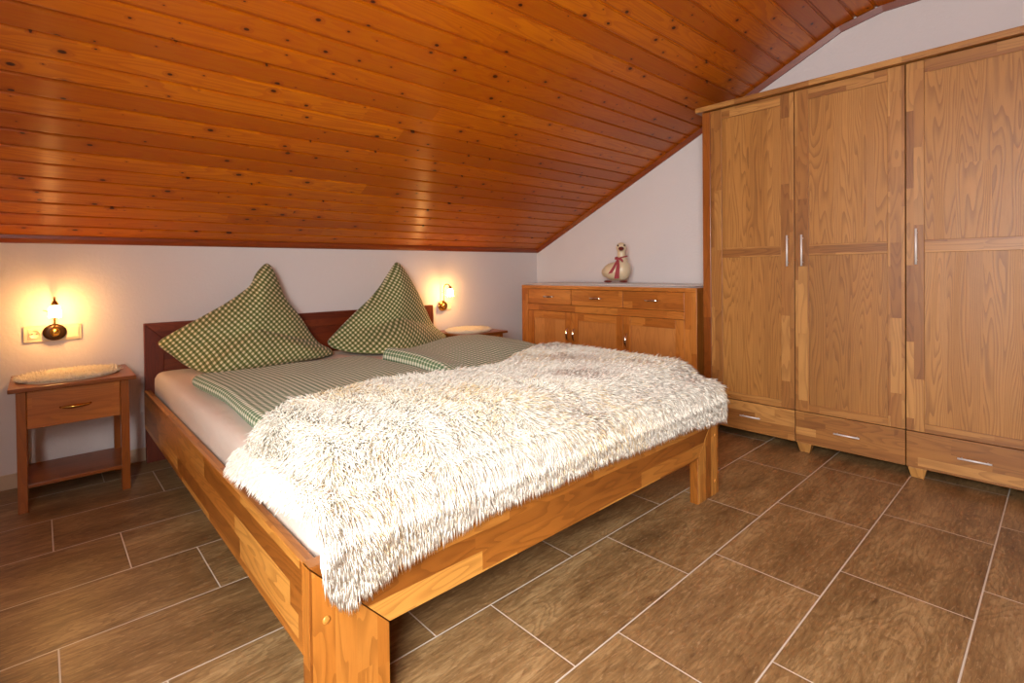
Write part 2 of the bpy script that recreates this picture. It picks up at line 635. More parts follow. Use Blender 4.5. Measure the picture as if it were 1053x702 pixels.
# ------------------------------------------------------------------ room shell
XL, XR, YB, YF = -0.52, 3.658, 3.09, -3.6
Z0, SL = 1.185, 0.527            # slope starts at the low wall
YK1, YK2, ZC = 0.80, 0.66, 2.42
YK3 = -1.3   # where the slope turns into the flat ceiling


def zc(y):
    if y > YK1:
        return Z0 + SL * (YB - y)
    zk = Z0 + SL * (YB - YK1)
    if y > YK2:
        return zk + (ZC - zk) * (YK1 - y) / (YK1 - YK2)
    return ZC


bm = bmesh.new()
add_box(bm, (XL - 0.2, YF - 0.2, -0.1), (XR + 0.2, YB + 0.2, 0.0), 0, 0)
fl = done('floor', bm, M['floor'], kind='structure')

box('wall_back', (XL, YB, 0), (XR, YB + 0.15, Z0 + 0.1), M['wall'], bevel=0, kind='structure')
box('wall_front', (XL, YF - 0.15, 0), (XR, YF, 1.25), M['wall'], bevel=0, kind='structure')


def gable(name, x0, x1, hole=None):
    bm = bmesh.new()
    top = [(y, zc(y) + 0.02) for y in (YB, YK1, YK2)]
    yk = YK3
    top += [(yk, ZC + 0.02), (YF, ZC + 0.02 - SL * (yk - YF))]
    if not hole:
        add_prism(bm, [(YF, 0), (YB, 0)] + top, 0, x0, x1, 1, 0)
    else:
        y0, y1, z0, z1 = hole
        pieces = [[(YF, 0), (y0, 0), (y0, ZC - SL * (yk - y0) if y0 < yk else ZC), (YF, ZC + 0.02 - SL * (yk - YF))],
                  [(y0, 0), (y1, 0), (y1, z0), (y0, z0)],
                  [(y0, z1), (y1, z1), (y1, zc(YK1)), (YK2, ZC), (y0, ZC)],
                  [(y1, 0), (YB, 0), (YB, zc(YB)), (YK1, zc(YK1)), (y1, zc(YK1))]]
        for p in pieces:
            add_prism(bm, p, 0, x0, x1, 1, 0)
    return done(name, bm, M['wall'], kind='structure')


gable('wall_right', XR, XR + 0.15)
HOLE = (-0.72, 0.44, 0.30, 2.05)
gable('wall_left', XL - 0.50, XL, HOLE)

# window in the left wall (frame with two sashes and panes)
bm = bmesh.new()
y0, y1, z0, z1 = HOLE
xf0, xf1 = XL - 0.49, XL - 0.43
for lo, hi in (((y0, z0), (y0 + 0.07, z1)), ((y1 - 0.07, z0), (y1, z1)), ((y0 + 0.07, z0), (y1 - 0.07, z0 + 0.08)),
               ((y0 + 0.07, z1 - 0.07), (y1 - 0.07, z1)), (((y0 + y1) / 2 - 0.04, z0 + 0.08), ((y0 + y1) / 2 + 0.04, z1 - 0.07))):
    add_box(bm, (xf0, lo[0], lo[1]), (xf1, hi[0], hi[1]), 2, 0.004)
wf = done('window_1', bm, M['frame_white'], kind='structure')
for k, (a, b) in enumerate(((y0 + 0.07, (y0 + y1) / 2 - 0.04), ((y0 + y1) / 2 + 0.04, y1 - 0.07))):
    box('pane', (XL - 0.465, a, z0 + 0.08), (XL - 0.455, b, z1 - 0.07), M['glass'], wf, bevel=0)


# ceiling: one panelled surface with a groove between boards
def ceiling_profile():
    """list of (y, z, s) along the boards, s = metres along the slope from the low wall"""
    knots = [(YB + 0.05, zc(YB) - 0.05 * SL), (YK1, zc(YK1)), (YK2, ZC), (YK3, ZC), (YF - 0.05, ZC - SL * (YK3 - YF + 0.05))]
    segs = []
    s = -0.0567
    S = [s]
    for (a, b) in zip(knots, knots[1:]):
        s += math.hypot(b[0] - a[0], b[1] - a[1])
        S.append(s)
    return knots, S


KN, SS = ceiling_profile()


def on_slope(s, h=0.0):
    for i in range(len(SS) - 1):
        if s <= SS[i + 1] or i == len(SS) - 2:
            a, b = KN[i], KN[i + 1]
            L = SS[i + 1] - SS[i]
            t = (s - SS[i]) / L
            ty, tz = (b[0] - a[0]) / L, (b[1] - a[1]) / L
            ny, nz = -tz, ty     # towards the room is below
            if nz < 0:
                ny, nz = -ny, -nz
            return (a[0] + (b[0] - a[0]) * t + ny * h, a[1] + (b[1] - a[1]) * t + nz * h)


prof = []
nb0, nb1 = 0, int(SS[-1] / BOARD)
g, dep = 0.005, 0.010
s0 = 0.018
for k in range(-1, nb1 + 1):
    a = s0 + k * BOARD
    prof += [(a + 0.0005, dep), (a + g, 0.0012), (a + g + 0.004, 0.0), (a + BOARD - 0.008 - 0.002, 0.0), (a + BOARD - 0.0085, dep * 0.25), (a + BOARD - 0.0075, dep), ]
prof = [p for p in prof if SS[0] <= p[0] <= SS[-1]]
me = bpy.data.meshes.new('ceiling')
xs = [XL, XR]
verts, faces, uvs = [], [], []
for s, h in prof:
    y, z = on_slope(s, h)
    for x in xs:
        verts.append((x, y, z)); uvs.append((x, s - s0 + 20 * BOARD))
n = len(prof)
for i in range(n - 1):
    faces.append((2 * i, 2 * i + 1, 2 * i + 3, 2 * i + 2))
# backing shell so that the ceiling has thickness
b0 = len(verts)
for y, z in KN:
    for x in xs:
        verts.append((x, y, z + 0.12)); uvs.append((x, 0))
for i in range(len(KN) - 1):
    faces.append((b0 + 2 * i, b0 + 2 * i + 2, b0 + 2 * i + 3, b0 + 2 * i + 1))
me.from_pydata(verts, [], faces)
lay = me.uv_layers.new(name='UVMap')
for lp in me.loops:
    lay.data[lp.index].uv = uvs[lp.vertex_index]
me.update()
link('ceiling', me, M['pine'], kind='structure')

# trims
bm = bmesh.new()
add_prism(bm, [(YB, 1.157), (YB - 0.014, 1.160), (YB - 0.024, 1.178), (YB - 0.024, 1.1965), (YB, 1.184)], 0, XL, XR, 0, 0.0015)
done('trim_1', bm, M['trim'], kind='structure')
bm = bmesh.new()
pl = [(YB, Z0), (YK1 + 0.03, zc(YK1 + 0.03)), (YK2 - 0.02, ZC), (YK3, ZC)]
for k in range(len(pl) - 1):
    (ya, za), (yb_, zb_) = pl[k], pl[k + 1]
    L = math.hypot(yb_ - ya, zb_ - za)
    ny, nz = -(zb_ - za) / L, (yb_ - ya) / L
    if nz > 0:
        ny, nz = -ny, -nz
    ny *= 0.032; nz *= 0.032
    ty_, tz_ = (yb_ - ya) / L * 0.009, (zb_ - za) / L * 0.009
    if k:
        ya, za = ya - ty_, za - tz_
    yb_, zb_ = yb_ + ty_, zb_ + tz_
    e = 0.001
    A = [Vector((XR - w_, ya, za + e)) for w_ in (0, 0.022)] + [Vector((XR - w_, ya + ny, za + nz)) for w_ in (0.012, 0)]
    B = [Vector((XR - w_, yb_, zb_ + e)) for w_ in (0, 0.022)] + [Vector((XR - w_, yb_ + ny, zb_ + nz)) for w_ in (0.012, 0)]
    va, vb = [bm.verts.new(p) for p in A], [bm.verts.new(p) for p in B]
    fs = [bm.faces.new(va), bm.faces.new(vb[::-1])] + [bm.faces.new((va[i], vb[i], vb[(i + 1) % 4], va[(i + 1) % 4])) for i in range(4)]
    bmesh.ops.recalc_face_normals(bm, faces=fs)
    bm.normal_update()
    uv_box(bm, fs, 1)
done('trim_2', bm, M['trim'], kind='structure')
box('baseboard_back', (XL, YB - 0.010, 0), (XR, YB, 0.070), M['skirt'], grain=0, kind='structure')
box('baseboard_right', (XR - 0.010, YF, 0), (XR, YB - 0.010, 0.070), M['skirt'], grain=1, kind='structure')

# ------------------------------------------------------------------ bed
bed = empty('double_bed', (1.392, 2.0, 0), 'low oak double bed with stave-glued rails and mitred footboard corners', 'bed')
BX0, BX1, BY0, BY1 = 0.425, 2.36, 0.970, 3.066
T = 0.034
bm = bmesh.new()
add_prism(bm, [(0.4265 + 0.195, 0.195), (BX1 - 0.1965, 0.195), (BX1 - 0.0015, 0.39), (BX0 + 0.0015, 0.39)], 1, BY0, BY0 + T, 0, 0.0015)
foot = done('footboard', bm, M['oak_bed'], bed)
bm = bmesh.new()
add_prism(bm, [(BX0, 0), (BX0 + 0.195, 0), (BX0 + 0.195, 0.1935), (BX0, 0.3885)], 1, BY0, BY0 + T, 2, 0.0015)
leg1 = done('leg', bm, M['oak_bed'], bed)
bm = bmesh.new()
add_prism(bm, [(BX1 - 0.195, 0), (BX1, 0), (BX1, 0.3885), (BX1 - 0.195, 0.1935)], 1, BY0, BY0 + T, 2, 0.0015)
leg2 = done('leg', bm, M['oak_bed'], bed)
for lg, px, pz in ((leg1, BX0 + 0.038, 0.268), (leg2, BX1 - 0.03, 0.262), (leg2, BX1 - 0.03, 0.06), (leg1, BX0 + 0.038, 0.06)):
    bm = bmesh.new()
    add_lathe(bm, [(0.009, 0.0), (0.009, 0.001), (0.0065, 0.003), (0, 0.004)], (px, BY0, pz), (0, -1, 0), 16)
    done('dowel_plug', bm, M['oak_bed'], lg, local=True)
for s in (0, 1):
    xa, xb = ((BX0, BX0 + 0.03), (BX1 - 0.03, BX1))[s]
    rl = box('side_rail', (xa, BY0 + T, 0.19), (xb, BY1 - 0.036, 0.388), M['oak_bed'], bed, grain=1)
    xa2, xb2 = ((BX0 + 0.03, BX0 + 0.055), (BX1 - 0.055, BX1 - 0.03))[s]
    box('ledge', (xa2, BY0 + T, 0.24), (xb2, BY1 - 0.036, 0.30), M['oak_bed'], rl, grain=1, local=True)
# headboard frame (mitred) with an inset board
HX0, HX1, HZ = 0.432, 2.372, 0.740
hy0, hy1 = BY1 - 0.036, BY1
bm = bmesh.new()
add_prism(bm, [(HX0, HZ), (HX1, HZ), (HX1 - 0.09, HZ - 0.09), (HX0 + 0.09, HZ - 0.09)], 1, hy0, hy1, 0, 0.003)
done('headboard_top', bm, M['oak_shaded'], bed)
for s in (0, 1):
    bm = bmesh.new()
    if s == 0:
        p = [(HX0, 0), (HX0 + 0.09, 0), (HX0 + 0.09, HZ - 0.091), (HX0, HZ - 0.001)]
    else:
        p = [(HX1 - 0.09, 0), (HX1, 0), (HX1, HZ - 0.001), (HX1 - 0.09, HZ - 0.091)]
    add_prism(bm, p, 1, hy0, hy1, 2, 0.002)
    done('leg', bm, M['oak_shaded'], bed)
box('headboard_panel', (HX0 + 0.09, hy0 + 0.012, 0.22), (HX1 - 0.09, hy1 - 0.004, HZ - 0.09), M['oak_shaded'], bed, grain=0)
bm = bmesh.new()
for k in range(14):
    y = BY0 + 0.1 + k * 0.145
    add_box(bm, (BX0 + 0.036, y, 0.3), (BX1 - 0.036, y + 0.08, 0.325), 0, 0.003)
done('slatted_base', bm, M['oak_side'], bed)


# ------------------------------------------------------------------ soft things
def soft_box(x0, x1, y0, y1, z0, z1, rad, nx, ny, wob=0.004, seed=1, top=None, uvrot=0.0, edge=None, mz=5):
    """rounded cushion-like slab, gridded; top(x,y) adds height to the upper side"""
    hx, hy, hz = (x1 - x0) / 2, (y1 - y0) / 2, (z1 - z0) / 2
    c = np.array([(x0 + x1) / 2, (y0 + y1) / 2, (z0 + z1) / 2])
    bm = bmesh.new()
    lay = bm.loops.layers.uv.verify()
    N = [nx, ny, mz]
    H = [hx, hy, hz]
    vm = {}

    def vert(i, j, k):
        key = (i, j, k)
        if key in vm:
            return vm[key]
        p = np.array([(i / N[0] * 2 - 1) * hx, (j / N[1] * 2 - 1) * hy, (k / N[2] * 2 - 1) * hz])
        inner = np.array([max(hx - rad, 0), max(hy - rad, 0), max(hz - rad, 0.0)])
        q = np.clip(p, -inner, inner)
        d = p - q
        # cube corner to sphere
        dn = np.linalg.norm(d)
        if dn > 1e-9:
            r3 = np.array([rad, rad, min(rad, hz)])
            e = d / r3
            mx_ = np.max(np.abs(e))
            en = np.linalg.norm(e)
            d = e / en * mx_ * r3
        p = q + d + c
        vm[key] = bm.verts.new(p)
        return vm[key]
    for ax in range(3):
        a, b = [i for i in range(3) if i != ax]
        for side in (0, N[ax]):
            for i in range(N[a]):
                for j in range(N[b]):
                    idx = []
                    for (di, dj) in ((0, 0), (1, 0), (1, 1), (0, 1)):
                        t = [0, 0, 0]
                        t[ax] = side; t[a] = i + di; t[b] = j + dj
                        idx.append(vert(*t))
                    f = bm.faces.new(idx)
                    f.smooth = True
                    for lp in f.loops:
                        co = lp.vert.co
                        if ax == 2:
                            u_, v_ = co.x, co.y
                        elif ax == 0:
                            u_, v_ = co.x + (co.z - z1) * (1 if side == 0 else -1), co.y
                        else:
                            u_, v_ = co.x, co.y + (co.z - z1) * (1 if side == 0 else -1)
                        cr_, sr_ = math.cos(uvrot), math.sin(uvrot)
                        lp[lay].uv = (u_ * cr_ - v_ * sr_, u_ * sr_ + v_ * cr_)
    bmesh.ops.recalc_face_normals(bm, faces=bm.faces)
    vs = list(bm.verts)
    P = np.array([v.co for v in vs])
    w_ = vnoise(P, 9.0, seed) * wob + vnoise(P, 26.0, seed + 1) * wob * 0.4
    for v, p, a in zip(vs, P, w_):
        k = min(max((p[2] - z0) / (z1 - z0), 0), 1)
        v.co.z += a * k + (top(p[0], p[1]) * k if top else 0)
        if edge:
            ex, ey = edge(p[0], p[1])
            v.co.x += ex; v.co.y += ey
    return bm


MZ = 0.487
bm = soft_box(0.466, 2.318, 1.02, 3.018, 0.327, MZ, 0.045, 96, 96, 0.004, 3)
mat = done('mattress', bm, M['sheet'])
tag(mat, 'wide mattress in a pale fitted sheet lying in the oak bed', 'mattress')
mat.data.materials[0] = M['sheet']


def h_right(x, y):
    return 0.028 * min(max((y - 1.62) / 0.35, 0), 1) + 0.024 * math.exp(-((x - 2.02) / 0.26) ** 2 - ((y - 2.12) / 0.26) ** 2) \
        + 0.022 * math.exp(-((x - 1.46) / 0.09) ** 2) * min(max((y - 1.68) / 0.12, 0), 1)


bm = soft_box(0.535, 1.40, 1.12, 2.44, MZ + 0.004, MZ + 0.064, 0.035, 70, 90, 0.005, 11,
              edge=lambda x, y: (0.012 * math.sin(y * 7), -0.03 * (x - 0.55)))
dl = done('folded_duvet', bm, M['duvet'])
tag(dl, 'green checked duvet on the left half of the bed, in front of the left pillow', 'duvet', 'checked duvets')
bm = soft_box(1.425, 2.300, 1.12, 2.30, MZ + 0.004, MZ + 0.058, 0.036, 70, 90, 0.006, 17, top=h_right,
              edge=lambda x, y: (0.01 * math.sin(y * 6 + 1), 0.24 * (x - 1.425) * max(0, y - 1.6) / 0.7 * math.exp(-((x - 2.05) / 0.5) ** 2)))
dr = done('folded_duvet', bm, M['duvet'])
tag(dr, 'plump green checked duvet on the right half of the bed with a bright folded edge', 'duvet', 'checked duvets')


def pillow(name, outline, centre, bulge_front, bulge_back, label, seed, fold=0.0):
    """outline: closed list of (x, y, z) points round the seam, starting anywhere"""
    P = np.array(outline, float)
    # resample densely with light smoothing but keep corners
    K = 144
    seglen = np.linalg.norm(np.roll(P, -1, 0) - P, axis=1)
    cum = np.concatenate([[0], np.cumsum(seglen)])
    tt = np.linspace(0, cum[-1], K, endpoint=False)
    Q = np.zeros((K, 3))
    PP = np.vstack([P, P[:1]])
    for a in range(3):
        Q[:, a] = np.interp(tt, cum, PP[:, a])
    for _ in range(2):
        Q = (np.roll(Q, 1, 0) + 2 * Q + np.roll(Q, -1, 0)) / 4
    C = np.array(centre, float)
    RN = 34
    bm = bmesh.new()
    lay = bm.loops.layers.uv.verify()
    nrm = np.array([-0.12, -0.93, 0.35])
    nrm /= np.linalg.norm(nrm)

    def pos(r, k, side):
        o = Q[k]
        p = C + (o - C) * r
        th = (1 - r ** 2.6) ** 0.62 if r < 1 else 0
        # distance to the seam matters near the corners, which stay thin
        reach = np.linalg.norm(o - C) / 0.42
        th *= 1.0 / max(reach, 0.6) ** 0.15
        b = bulge_front if side else -bulge_back
        p = p + nrm * b * th
        w_ = vnoise(p[None, :], 13.0, seed)[0] * 0.010 + vnoise(p[None, :], 30.0, seed + 5)[0] * 0.004
        p = p + nrm * w_ * min(1, 3 * (1 - r)) * (1 if side else -1)
        return p
    rings = {}
    for side in (1, 0):
        for i in range(1, RN + 1):
            if i == RN and side == 0:
                rings[(0, RN)] = rings[(1, RN)]
                continue
            rings[(side, i)] = [bm.verts.new(pos(i / RN, k, side)) for k in range(K)]
        c = bm.verts.new(pos(0.0, 0, side))
        r1 = rings[(side, 1)]
        for k in range(K):
            f = bm.faces.new((c, r1[k], r1[(k + 1) % K]) if side else (c, r1[(k + 1) % K], r1[k]))
    for side in (1, 0):
        for i in range(1, RN):
            a, b = rings[(side, i)], rings[(side, i + 1)]
            for k in range(K):
                k2 = (k + 1) % K
                bm.faces.new((a[k], b[k], b[k2], a[k2]) if side else (a[k], a[k2], b[k2], b[k]))
    for f in bm.faces:
        f.smooth = True
        for lp in f.loops:
            co = lp.vert.co
            x = co.x * 0.93 - co.y * 0.25 + 0.05 * math.sin(co.z * 6)
            z = co.z * 1.04 + 0.03 * math.sin(co.x * 5)
            lp[lay].uv = ((x + z) * 0.7071 + 3, (x - z) * 0.7071 + 3)
    bmesh.ops.recalc_face_normals(bm, faces=bm.faces)
    o = done(name, bm, M['pillow'])
    tag(o, label, 'pillow', 'checked pillows')
    return o


pillow('checked_pillow',
       [(1.065, 2.965, 1.068), (1.022, 2.960, 1.028), (0.991, 2.955, 0.994), (0.966, 2.950, 0.932), (0.891, 2.940, 0.879), (0.807, 2.930, 0.828), (0.695, 2.930, 0.770), (0.588, 2.930, 0.715), (0.515, 2.940, 0.674), (0.470, 2.945, 0.647), (0.485, 2.930, 0.622), (0.529, 2.900, 0.586), (0.583, 2.830, 0.528), (0.624, 2.770, 0.506), (0.651, 2.687, 0.500), (0.744, 2.636, 0.500), (0.921, 2.648, 0.500), (1.095, 2.680, 0.500), (1.287, 2.715, 0.500), (1.407, 2.791, 0.500), (1.455, 2.900, 0.506), (1.376, 2.900, 0.545), (1.329, 2.910, 0.603), (1.251, 2.930, 0.740), (1.200, 2.940, 0.802), (1.161, 2.945, 0.862), (1.130, 2.955, 0.957), (1.098, 2.962, 1.039)],
       (0.95, 2.84, 0.66), 0.105, 0.045, 'olive checked pillow with a bent peak leaning at the left of the headboard', 21)
pillow('checked_pillow',
       [(1.993, 2.965, 1.077), (1.928, 2.960, 1.002), (1.840, 2.950, 0.895), (1.755, 2.940, 0.819), (1.644, 2.930, 0.740), (1.514, 2.930, 0.635), (1.423, 2.930, 0.555), (1.440, 2.870, 0.523), (1.511, 2.774, 0.500), (1.578, 2.653, 0.500), (1.684, 2.555, 0.500), (1.844, 2.564, 0.500), (1.998, 2.614, 0.500), (2.245, 2.754, 0.500), (2.397, 2.900, 0.507), (2.344, 2.920, 0.546), (2.288, 2.930, 0.594), (2.243, 2.930, 0.676), (2.182, 2.940, 0.807), (2.090, 2.955, 0.965), (2.029, 2.963, 1.049)],
       (1.90, 2.85, 0.665), 0.095, 0.045, 'green checked pillow with a straight upright peak leaning near the right wall lamp', 34)

# ------------------------------------------------------------------ shaggy throw
XA, XB = 0.428, 2.372


def back_edge(x):
    xp = [0.40, 0.48, 0.66, 1.0, 1.38, 1.65, 1.9, 2.15, 2.40]
    yp = [1.46, 1.50, 1.58, 1.67, 1.66, 1.64, 1.76, 1.84, 1.82]
    return np.interp(x, xp, yp)


def top_h(x, y):
    left = 0.070 / (1 + np.exp(-(x - 0.518) / 0.014)) / (1 + np.exp((x - 1.40) / 0.03))
    right = 0.064 / (1 + np.exp(-(x - 1.42) / 0.03)) / (1 + np.exp((x - 2.318) / 0.012))
    fall = 1 / (1 + np.exp(-(y - 1.065) / 0.016))
    h = np.maximum(left + right, 0.069 * np.exp(-((x - 1.42) / 0.10) ** 2)) * fall
    h = h + 0.004 + 0.006 * np.sin(x * 4.1 + y * 3) * fall
    return MZ + 0.010 + h


def front_drop(x):
    return np.interp(x, [0.43, 0.452, 0.49, 0.62, 0.9, 1.4, 2.0, 2.3, 2.38], [0.385, 0.355, 0.330, 0.366, 0.402, 0.405, 0.392, 0.370, 0.360])


NS_, NT_ = 150, 120
sv = np.linspace(0, 1, NS_)
tv = np.linspace(0, 1, NT_)
Sg, Tg = np.meshgrid(sv, tv, indexing='ij')


def throw_point(s, t):
    x = XA + (XB - XA) * s
    yb_ = back_edge(x)
    ycor = 1.012
    zt0 = top_h(x, ycor)
    La = yb_ - ycor
    ze = front_drop(x)
    Ld = zt0 - ze
    q = t * (La + Ld)
    top_part = q <= La
    y = np.where(top_part, yb_ - q, 0)
    d = np.clip(q - La, 0, None)
    z = np.where(top_part, top_h(x, np.where(top_part, y, ycor)), zt0 - d)
    # lean outwards over the foot board
    yo = ycor - 0.052 * np.clip(d / 0.06, 0, 1) ** 0.6
    y = np.where(top_part, y, yo)
    # round off the knee
    k = np.exp(-((q - La) / 0.025) ** 2)
    z = z - 0.006 * k
    # side edges fall over the mattress edge
    x = x + 0.020 * np.clip(t * 1.2 - 0.1, 0, 1) * np.clip((0.62 - x) / 0.19, 0, 1)
    xl = np.clip((0.476 - x) / 0.045, 0, 1)
    z = z - 0.035 * xl ** 2 * np.clip((La - q) / 0.1 + 0.3, 0, 1)
    xr = np.clip((x - 2.315) / 0.06, 0, 1)
    z = z - 0.10 * xr ** 1.5 * np.clip((La - q) / 0.1 + 0.3, 0, 1)
    return np.stack([x, y, z], -1)


G = throw_point(Sg, Tg)
idx = np.arange(NS_ * NT_).reshape(NS_, NT_)
quads = np.stack([idx[:-1, :-1], idx[1:, :-1], idx[1:, 1:], idx[:-1, 1:]], -1).reshape(-1, 4)
under = G.reshape(-1, 3).copy()
gs = np.gradient(G, axis=0); gt = np.gradient(G, axis=1)
NRM = np.cross(gt, gs)
NRM /= np.linalg.norm(NRM, axis=2, keepdims=True) + 1e-12
if NRM[NS_ // 2, 10, 2] < 0:
    NRM = -NRM
chunks = [(G.reshape(-1, 3), quads, np.zeros((0, 3), int), np.full(NS_ * NT_, 0.0))]
# edge thickness underside
low = (G - NRM * 0.004).reshape(-1, 3)
chunks.append((low, quads[:, ::-1], np.zeros((0, 3), int), np.full(NS_ * NT_, 0.0)))

NTUFT = 86000
ss = RNG.random(NTUFT); tt = RNG.random(NTUFT)
edge_n = 15000
ss[:edge_n // 3] = RNG.random(edge_n // 3) * 0.02
tt[edge_n // 3:edge_n] = 1 - RNG.random(edge_n - edge_n // 3) ** 1.5 * 0.16
root = throw_point(ss, tt)
eps = 0.004
dS = throw_point(np.clip(ss + eps, 0, 1), tt) - throw_point(np.clip(ss - eps, 0, 1), tt)
dT = throw_point(ss, np.clip(tt + eps, 0, 1)) - throw_point(ss, np.clip(tt - eps, 0, 1))
dS /= np.linalg.norm(dS, axis=1, keepdims=True) + 1e-9
dT /= np.linalg.norm(dT, axis=1, keepdims=True) + 1e-9
nn = np.cross(dT, dS)
nn *= np.sign(np.where(np.abs(nn[:, 2:3]) > 0.2, nn[:, 2:3], -nn[:, 1:2]))
nn /= np.linalg.norm(nn, axis=1, keepdims=True)
ang = 0.45 * vnoise(root, 7.0, 31) + 1.0 * vnoise(root, 30.0, 32) + RNG.normal(0, 0.24, NTUFT)
# lay of the pile: towards the foot end, turning outwards near the left edge
ang = ang - 0.9 * np.clip((1.2 - root[:, 0]) / 0.8, 0, 1) * (root[:, 2] > MZ)
tl = dT * np.cos(ang)[:, None] + dS * np.sin(ang)[:, None]
xr_ = XA + (XB - XA) * ss
La_ = back_edge(xr_) - 1.012
tk_ = La_ / (La_ + top_h(xr_, 1.012) - front_drop(xr_))
hang = np.clip((tt - tk_) / 0.05, 0, 1)[:, None]
lift = (0.55 + 0.25 * RNG.random(NTUFT))[:, None]
d0 = nn * lift + tl * 0.8
d1 = tl * 1.0 + nn * (0.10 + 0.35 * RNG.random((NTUFT, 1))) + RNG.normal(0, 0.15, (NTUFT, 3))
d1 = d1 * (1 - 0.6 * hang) + np.array([0, -0.12, -1.0]) * hang * 0.9
d0 = d0 * (1 - 0.4 * hang) + np.array([0, -0.9, -0.35]) * hang * 0.6
lf = np.clip((0.472 - root[:, 0]) / 0.02, 0, 1)[:, None] * (1 - hang)
d0 = d0 + lf * np.array([-0.7, 0.1, 0.1])
d1 = d1 + lf * np.array([-0.8, 0.0, -0.7])
inner = (1 - hang[:, 0]) * (root[:, 0] > 0.49) * (root[:, 0] < 2.30)
d1[:, 2] = np.where(inner > 0.95, np.maximum(d1[:, 2], -0.05), d1[:, 2])
length = RNG.uniform(0.036, 0.066, NTUFT) * (1 - 0.10 * (1 - hang[:, 0]))
rad = RNG.uniform(0.0018, 0.0032, NTUFT)
patch = vnoise(root, 11.0, 40)
tone = np.clip(0.42 + 0.42 * patch + RNG.normal(0, 0.26, NTUFT), 0, 1)
chunks.append(tuft_arrays(root, d0, d1, length, rad, tone))
# keep the strands off the wood: nothing of the pile goes below or behind the foot board's face
me = mesh_from_arrays('shaggy_throw', chunks)
throw = link('shaggy_throw', me, M['fur'])
tag(throw, 'thick cream shaggy fur throw spread over the foot half of the bed', 'throw')


# ------------------------------------------------------------------ wardrobe
WX, WB = 3.212, 3.648
WY = [1.401, 1.3555, 0.9245, 0.4815, 0.0385, -0.007]
ward = empty('wardrobe', ((WX + WB) / 2, 0.7, 0), 'tall three-door oak wardrobe with drawers along its foot by the gable wall', 'wardrobe')
box('side_panel', (WX, WY[1], 0.05), (WB, WY[0], 1.945), M['oak_night'], ward, grain=2)
box('side_panel', (WX, WY[5], 0.05), (WB, WY[4], 1.945), M['oak_shaded'], ward, grain=2)
box('back_panel', (WB - 0.012, WY[4], 0.05), (WB, WY[1], 1.945), M['oak_cab'], ward, grain=2, bevel=0)
box('base_panel', (WX + 0.022, WY[4], 0.05), (WB - 0.012, WY[1], 0.07), M['oak_cab'], ward, grain=1, bevel=0)
box('cornice', (WX - 0.030, WY[5] - 0.03, 1.947), (WB, WY[0] + 0.03, 1.977), M['oak_cab'], ward, grain=1, bevel=0.004)
box('gap_shade_sheet', (WX + 0.024, WY[4], 0.07), (WX + 0.034, WY[1], 1.945), M['black'], ward, bevel=0)  # black sheet behind the fronts, stands in for shade in the door gaps


def bar_handle(bm, p, q, out, r=0.0045, stand=0.022):
    p, q, out = Vector(p), Vector(q), Vector(out)
    add_tube(bm, [p + out * stand, q + out * stand], r, 12)
    d = (q - p)
    for t in (0.12, 0.88):
        a = p + d * t
        add_tube(bm, [a, a + out * stand], r * 0.8, 8)


def framed_door(name, ya, yb, z0, z1, x, th, stile, rails, mframe, mpanel, parent, depth=0.007):
    """door in a plane x = const; ya > yb; rails: list of (z0, z1)"""
    bm = bmesh.new()
    add_box(bm, (x, ya - stile, z0), (x + th, ya, z1), 2, 0.0015)
    add_box(bm, (x, yb, z0), (x + th, yb + stile, z1), 2, 0.0015)
    for a, b in rails:
        add_box(bm, (x + 0.0004, yb + stile, a), (x + th, ya - stile, b), 1, 0.0015)
    d = done(name, bm, mframe, parent)
    bm = bmesh.new()
    for (a0, a1), (b0, b1) in zip(rails, rails[1:]):
        add_box(bm, (x + depth, yb + stile, a1), (x + th - 0.002, ya - stile, b0), 2, 0)
    done('door_panel', bm, mpanel, d, local=True)
    return d


g = 0.0018
hy = [0.9535, 0.8875, 0.443]
for k in range(3):
    ya, yb = WY[k + 1] - g, WY[k + 2] + g
    d = framed_door('door', ya, yb, 0.2225, 1.943, WX, 0.022, 0.062, [(0.2225, 0.262), (1.058, 1.116), (1.885, 1.943)],
                    M['oak_cab'], M['oak_panel'], ward)
    bm = bmesh.new()
    bar_handle(bm, (WX, hy[k], 1.003), (WX, hy[k], 1.170), (-1, 0, 0))
    done('handle', bm, M['steel'], d, local=True)
    dr_ = box('drawer', (WX, yb, 0.0505), (WX + 0.022, ya, 0.2185), M['oak_cab'], ward, grain=1)
    yc = (ya + yb) / 2 + (0.0, -0.002, -0.002)[k]
    bm = bmesh.new()
    bar_handle(bm, (WX, yc + 0.052, 0.139), (WX, yc - 0.052, 0.139), (-1, 0, 0), 0.004, 0.02)
    done('handle', bm, M['steel'], dr_, local=True)
for y in (1.36, 0.885, 0.443, 0.03):
    bm = bmesh.new()
    add_box(bm, (WX + 0.002, y - 0.033, 0.0), (WX + 0.06, y + 0.033, 0.0495), 2, 0.002, taper=0.66)
    done('foot', bm, M['oak_cab'], ward)
    bm = bmesh.new()
    add_box(bm, (WB - 0.07, y - 0.033, 0.0), (WB - 0.01, y + 0.033, 0.0495), 2, 0.002, taper=0.66)
    done('foot', bm, M['oak_cab'], ward)

